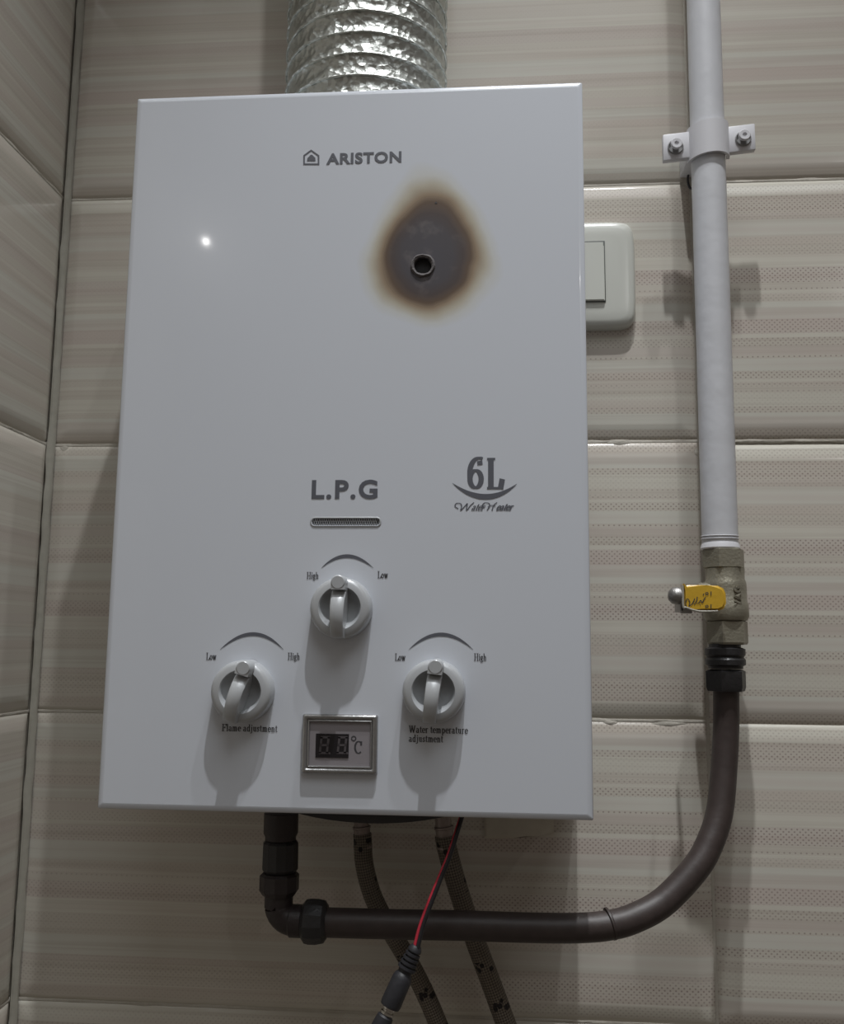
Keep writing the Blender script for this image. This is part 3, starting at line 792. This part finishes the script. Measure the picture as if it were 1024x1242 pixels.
arc_ = [(cl.x+rr*math.cos(PI+PI*i/24), GY+rr*math.sin(PI+PI*i/24)) for i in range(25)]
strip_prof(arc_, cl.z-.0125, cl.z+.0125, .0022)
bmesh.ops.bevel(bm, geom=[], offset=0) if False else None
band = obj('clamp_band', bm, M['white_plastic'], clamp, angle=50)
screws = []
for s in (-1, 1):
    bm = bmesh.new(); ey = -.037
    xa, xb = sorted((cl.x+s*(PR+.001), cl.x+s*(PR+.0205)))
    box(bm, xa, xb, ey-.0035, ey+.0015, cl.z-.0100, cl.z+.0100, .0008)
    for v in bm.verts: v.co.z += (v.co.x-cl.x)*.10
    sc_x = cl.x+s*(PR+.0118); sc_z = cl.z+(sc_x-cl.x)*.10-.001
    ear = obj('clamp_ear', bm, M['white_plastic'], clamp)
    bm = bmesh.new(); lathe(bm, [(.0052, 0), (.0056, .0004), (.0056, .0012), (.0050, .0016), (.0046, .0004), (0, .0002)], (sc_x, ey-.0033, sc_z), (0, -1, 0), 32)
    obj('screw_socket', bm, M['socket'], ear)
    bm = bmesh.new(); lathe(bm, [(.0022, -.001), (.0022, .0028), (.0041, .0034), (.0041, .0048), (.0036, .0053), (.0016, .0052), (.0012, .0042), (0, .0040)], (sc_x, ey-.0035, sc_z+.0006), (0, -1, 0), 28)
    sck = obj('screw', bm, M['white_plastic'], ear)
    bm = bmesh.new()      # stand-off behind the ear, down to the wall
    lathe(bm, [(.0024, 0), (.0026, .0040)], (sc_x, ey+.0050, sc_z), (0, -1, 0), 16)
    obj('screw_tail', bm, M['white_plastic'], clamp)
bm = bmesh.new(); box(bm, cl.x-.013, cl.x+.013, GY+PR-.001, 0, cl.z-.0060, cl.z+.0085, .001)
obj('clamp_base', bm, M['white_plastic'], clamp)
bm = bmesh.new(); tube(bm, catmull([at(840, 196, -.010), at(836, 208, -.006), at(834.5, 218, -.003), at(836.5, 227, -.0015), at(840, 229, -.002)], 6), .0009, 8)
obj('tie_wire', bm, M['black_wire'], clamp, label='thin dark wire end behind the clamp')

# ------------------------------------------------------------------ gas valve
VY = GY-.001
def V(u, v, y=VY): return at(u, v, y)
zt, zb = V(878, 666).z, V(880, 781).z
vx = V(878.5, 700).x
valve = empty('gas_valve', (vx, VY, zb), 'nickel-plated brass ball valve with short yellow lever handle on the pipe', 'valve')
def zz(v): return V(878, v).z
bm = bmesh.new(); A = .0140
lathe(bm, [(.0120, 0), (A, -.0008), (A, -(zt-zz(690))+.0008), (A-.0012, -(zt-zz(690)))], (vx, VY, zt), (0, 0, 1), sides=6, rot=.62)
obj('upper_hex', bm, M['brass'], valve, angle=25)
bm = bmesh.new()
z = lambda v: zz(v)-zb
xo = vx+.0005
lathe(bm, [(.0128, z(690)), (.0126, z(703)), (.0134, z(706)), (.0137, z(712)), (.0137, z(730)), (.0145, z(733)), (.0146, z(748)), (.0136, z(752)), (.0128, z(753))], (xo, VY, zb), (0, 0, 1), 40)
lathe(bm, [(0, .019), (.0088, .019), (.0098, .0175), (.0100, 0)], (xo, VY, zz(725)), (-1, -.15, 0), 30)
body = obj('valve_body', bm, M['brass'], valve, angle=30)
bm = bmesh.new()
lathe(bm, [(.0120, z(753)), (.0137, z(754)), (.0137, z(779)), (.0129, z(781.5)), (.010, z(782))], (xo+.0004, VY, zb), (0, 0, 1), sides=6, rot=.60)
obj('lower_hex', bm, M['brass'], valve, angle=25)
# cast letters on the body
p = V(898.5, 737, VY-.0147)
bm = font_text('VAG', .0064, 1, .0003, (p.x+.001, p.z+.001), 0, .0009, PI/2, 1.1)
for v in bm.verts: v.co.y = VY+v.co.y*.6-math.sqrt(max(0, .0142**2-(v.co.x-xo)**2))
obj('cast_lettering', bm, M['brass'], body, smooth=False)
# lever: steel tongue, yellow sleeve, dome nut
LY = VY-.022
a, b = V(828, 742, LY), V(879, 710, LY)
bm = bmesh.new()
ol = [(0, .012), (.02, .04), (.10, -.0), (.55, .0), (.82, .02), (.95, .12), (1.0, .32), (1.0, .68), (.94, .88), (.8, .97), (.40, .985), (.22, .93), (.06, .84), (0, .80)]
ol = [(u, v) for u, v in ol]
q = [(a.x+(b.x-a.x)*u, b.z-(b.z-a.z)*v) for u, v in ol]
fr = [bm.verts.new((x, LY-.0030-.001*(x-a.x)/(b.x-a.x), z_)) for x, z_ in q]; bk = [bm.verts.new((x, LY+.0030, z_)) for x, z_ in q]
bm.faces.new(fr); bm.faces.new(bk[::-1])
for i in range(len(q)): bm.faces.new((fr[i], fr[(i+1) % len(q)], bk[(i+1) % len(q)], bk[i]))
bmesh.ops.bevel(bm, geom=[e for e in bm.edges if all(v in fr for v in e.verts) or all(v in bk for v in e.verts)], offset=.0016, segments=3, affect='EDGES')
lev = obj('lever_sleeve', bm, M['yellow'], valve, angle=60, label='yellow vinyl lever sleeve with faint black writing')
bm = bmesh.new()     # clear rim along the lower edge and the left end
rim = [Vector((x, LY-.0028, z_)) for x, z_ in [q[0], q[-1], q[-2], q[-3], q[-4], q[-5]]]
tube(bm, catmull([rim[0]]+rim[1:], 4), .0008, 8)
obj('sleeve_edge', bm, M['sleeve'], lev)
bm = bmesh.new(); box(bm, a.x-.0015, a.x+.006, LY-.0016, LY+.0014, V(0, 738, LY).z, V(0, 709, LY).z, .0006)
box(bm, a.x-.0016, a.x+.0006, LY-.0016, VY-.004, V(0, 736, LY).z, V(0, 711, LY).z, .0006)
obj('lever_tongue', bm, M['zinc'], valve)
bm = bmesh.new(); nz = V(820, 722.5, LY)
lathe(bm, [(0, -.004), (.0028, -.004), (.0028, 0), (.0056, 0), (.0058, .0025), (.0050, .0050), (.0032, .0068), (0, .0076)], (a.x-.0012, LY+.002, nz.z), (-1, -.12, 0), 24)
obj('dome_nut', bm, M['zinc'], valve)
bm = bmesh.new()     # worn black writing on the sleeve
def wr(pts, w_=.00045): 
    s_ = catmull([Vector((V(u, v, LY-.0036).x, V(u, v, LY-.0036).z, 0)) for u, v in pts], 5)
    stroke(bm, [(k.x, k.y) for k in s_], w_*1.3, w_*.8, lambda x, z_: (x, LY-.0031-.001*(x-a.x)/(b.x-a.x)-.0002, z_))
wr([(833, 736), (832, 731), (834, 726), (837, 730), (836, 735), (840, 732), (843, 726)]); wr([(842, 733), (845, 729), (846, 724)]); wr([(845, 732), (848, 731), (850, 728), (852, 731), (854, 727), (856, 724)])
wr([(849, 733.5), (850, 734)]); wr([(853, 722), (854, 720)])
for dy in (0, 15.5):
    wr([(857, 721.5+dy), (856, 719.5+dy), (858, 718.5+dy), (859, 720.5+dy), (857, 721.5+dy)]); wr([(862.5, 717.5+dy), (862.5, 722+dy)])
obj('lever_writing', bm, M['print_black'], lev, smooth=False)

# ------------------------------------------------------------------ gas hose with its couplings
HY0, HY1 = VY, -.070
hose = empty('gas_hose', (vx, VY, zb-.03), 'thick dark brown rubber gas hose looping under the heater', 'hose')
hx = V(881, 820).x
bm = bmesh.new(); zz0 = zz(838)
z = lambda v: zz(v)-zz0
lathe(bm, [(.0102, z(781)), (.0102, z(785)), (.0130, z(787)), (.0130, z(794)), (.0118, z(797)), (.0130, z(800)), (.0130, z(806)), (.0112, z(808)), (.0112, z(811))], (hx-.0002, VY, zz0), (0, 0, 1), 40)
obj('coupling_ring', bm, M['black'], hose, angle=30)
bm = bmesh.new()
lathe(bm, [(.0110, z(812)), (.0133, z(814)), (.0133, z(833)), (.0124, z(838)), (.0095, z(838.5))], (hx-.0002, VY, zz0), (0, 0, 1), sides=6, rot=.62)
obj('coupling_nut', bm, M['black'], hose, angle=25)
path = [(881, 834, HY0), (881, 880, -.036), (878.5, 930, -.039), (873, 985, -.045), (860.5, 1024, -.051), (843, 1054, -.056), (806, 1093, -.062), (771, 1113, -.067), (740, 1122, -.069),
        (700, 1125.5, HY1), (640, 1125, HY1), (560, 1122.5, HY1), (480, 1121, HY1), (385, 1118.5, HY1)]
hp = catmull([V(*p) for p in path], 12)
bm = bmesh.new(); tube(bm, hp, lambda t: .0083+.0005*t, 28)
obj('hose_tube', bm, M['hose'], hose)
bm = bmesh.new()
ca_, cb_ = V(738.5, 1121, -.069), V(743.5, 1119.5, -.0685)
lathe(bm, [(.0086, 0), (.0096, .0004), (.0097, .0016), (.0086, .0022)], ca_, cb_-ca_, 32)
obj('hose_cuff', bm, M['hose'], hose)
# elbow under the heater
elbow = empty('elbow_fitting', V(338, 1118, HY1), 'black plastic compression elbow under the heater joining the thick hose', 'pipe fitting')
E0 = V(337.5, 1116, HY1)
def ez(v): return V(338, v, HY1).z-E0.z
bm = bmesh.new()
lathe(bm, [(.0098, ez(985)), (.0109, ez(986)), (.0109, ez(1010)), (.0098, ez(1014)), (.0098, ez(1018))], E0, (0, 0, 1), 36)
obj('inlet_stub', bm, M['brownblack'], elbow, angle=30)
bm = bmesh.new()
lathe(bm, [(.0098, ez(1019)), (.0113, ez(1022)), (.0115, ez(1053)), (.0102, ez(1057))], E0+Vector((.0002, 0, 0)), (0, 0, 1), 36, sides=12)
obj('inlet_collar', bm, M['black'], elbow, angle=20)
bm = bmesh.new()
lathe(bm, [(.0108, ez(1058)), (.0124, ez(1061)), (.0124, ez(1079)), (.0104, ez(1085))], E0, (0, 0, 1), 36, sides=10)
obj('upper_nut', bm, M['brownblack'], elbow, angle=20)
bm = bmesh.new()
ep = [E0+Vector((0, 0, ez(1080))), E0+Vector((0, 0, ez(1100)))]
zc_ = V(360, 1117, HY1).z-E0.z; rad = .010
for i in range(9):
    t = PI/2*i/8; ep.append(E0+Vector((rad-rad*math.cos(t), 0, zc_+rad-rad*math.sin(t))))
ep.append(Vector((V(372, 1117, HY1).x, E0.y, E0.z+zc_)))
tube(bm, ep, .0089, 28)
lathe(bm, [(.0089, 0), (.0098, .001), (.0098, .008), (.0089, .009)], Vector((V(351, 1117, HY1).x, E0.y, E0.z+zc_)), (1, 0, 0), 32)
obj('elbow_body', bm, M['brownblack'], elbow)
bm = bmesh.new(); xN = V(367, 1117, HY1).x
lathe(bm, [(.0100, -.0002), (.0130, .0022), (.0136, .005), (.0136, .0095), (.0128, .0135), (.0100, .0155)], Vector((xN, E0.y, E0.z+zc_)), (1, 0, 0), 36, sides=12)
obj('outlet_nut', bm, M['black'], elbow, angle=20)

# ------------------------------------------------------------------ braided water hoses
def water_hose(label, pts, r, Y0):
    P0 = V(*pts[0])
    h = empty('braided_hose', P0, label, 'hose', 'braided water hoses under the heater')
    cp = catmull([V(*p) for p in pts], 12)
    bm = bmesh.new(); tube(bm, cp[8:], r, 24)
    obj('braid', bm, M['braid'], h)
    bm = bmesh.new(); d = (cp[4]-cp[0]).normalized()
    lathe(bm, [(r*.80, -.012), (r*.80, .001), (r*.98, .0012), (r*.98, .0026), (r*.88, .003), (r*.88, .013), (r*.98, .0135), (r*.98, .015)], cp[0], d, 28)
    obj('ferrule', bm, M['zinc2'], h, angle=30, label='dull steel crimp sleeve')
    return h
M['zinc2'] = mat('tarnished_steel_sleeve', (.30, .25, .23), .45, .5, bump=(400, .3, .2))
water_hose('left braided metal water hose bending right behind the thick hose', [(438.5, 1000, -.040), (440, 1018, -.040), (442, 1048, -.040), (452, 1086, -.038), (470, 1122, -.036), (497, 1168, -.034), (519, 1212, -.032), (545, 1275, -.03), (585, 1370, -.03)], .0061, 0)
water_hose('right braided metal water hose passing behind the red and black wire', [(538, 1000, -.040), (541, 1022, -.040), (549, 1055, -.040), (562, 1098, -.038), (577, 1142, -.036), (595, 1190, -.034), (615, 1245, -.032), (650, 1340, -.03)], .0066, 0)

# ------------------------------------------------------------------ low-voltage lead with its plug
def W(u, v, y): return at(u, v, y)
lead = empty('power_lead', W(558, 992, -.098), 'red and black twin wire hanging from the heater with round plug', 'cable')
line = [(562, 985, -.094), (556, 1004, -.098), (545, 1038, -.102), (532, 1070, -.105), (520, 1100, -.108), (511, 1126, -.110), (505, 1150, -.112)]
for nm, du, dy, m_ in (('red_wire', -2.1, .0004, 'red_wire'), ('black_wire', 1.9, -.0014, 'black_wire')):
    bm = bmesh.new(); cp = catmull([W(u+du*(.22+.115*i), v+du*.2, y+dy) for i, (u, v, y) in enumerate(line)], 8)
    tube(bm, cp, .00128, 12); obj(nm, bm, M[m_], lead)
pl0, pl1 = W(505.5, 1147, -.1115), W(463, 1243, -.117)
dv = (pl1-pl0).normalized(); Ltot = (pl1-pl0).length
fr_ = lambda v: Ltot*(v-1147)/(1243-1147)
bm = bmesh.new(); prof = [(.0028, 0)]
for k in range(5):
    s = fr_(1151)+k*(fr_(1178)-fr_(1151))/5; st = (fr_(1178)-fr_(1151))/5; rb = .0040+.00035*k
    prof += [(rb, s), (rb, s+st*.55), (rb-.0012, s+st*.62), (rb-.0012, s+st*.98)]
prof += [(.0040, fr_(1180)), (.0050, fr_(1183)), (.0057, fr_(1187)), (.0060, fr_(1217)), (.0056, fr_(1221)), (.003, fr_(1222))]
lathe(bm, prof, pl0, dv, 32)
plug = obj('barrel_plug', bm, M['plug'], lead, angle=35)
bm = bmesh.new(); lathe(bm, [(.0030, fr_(1219)), (.0037, fr_(1221)), (.0038, fr_(1224)), (.0031, fr_(1225)), (.0031, fr_(1226.5)), (.0039, fr_(1227.5)), (.0039, fr_(1230)), (.003, fr_(1232))], pl0, dv, 28)
obj('metal_collar', bm, M['nickel'], lead)
sock = empty('extension_socket', pl0+dv*fr_(1232), 'black socket connector plugged onto the round plug at the bottom edge', 'connector')
bm = bmesh.new(); lathe(bm, [(.0036, fr_(1231)), (.0047, fr_(1233)), (.0054, fr_(1245)), (.0054, fr_(1290)), (.0042, fr_(1294))], pl0, dv, 32)
obj('socket_body', bm, M['plug'], sock)
bm = bmesh.new(); q0 = pl0+dv*fr_(1292)
tube(bm, catmull([q0, q0+dv*.03, q0+dv*.07+Vector((0, 0, -.02)), q0+dv*.09+Vector((0, 0, -.07))], 8), .0020, 12)
obj('cable', bm, M['black_wire'], sock)
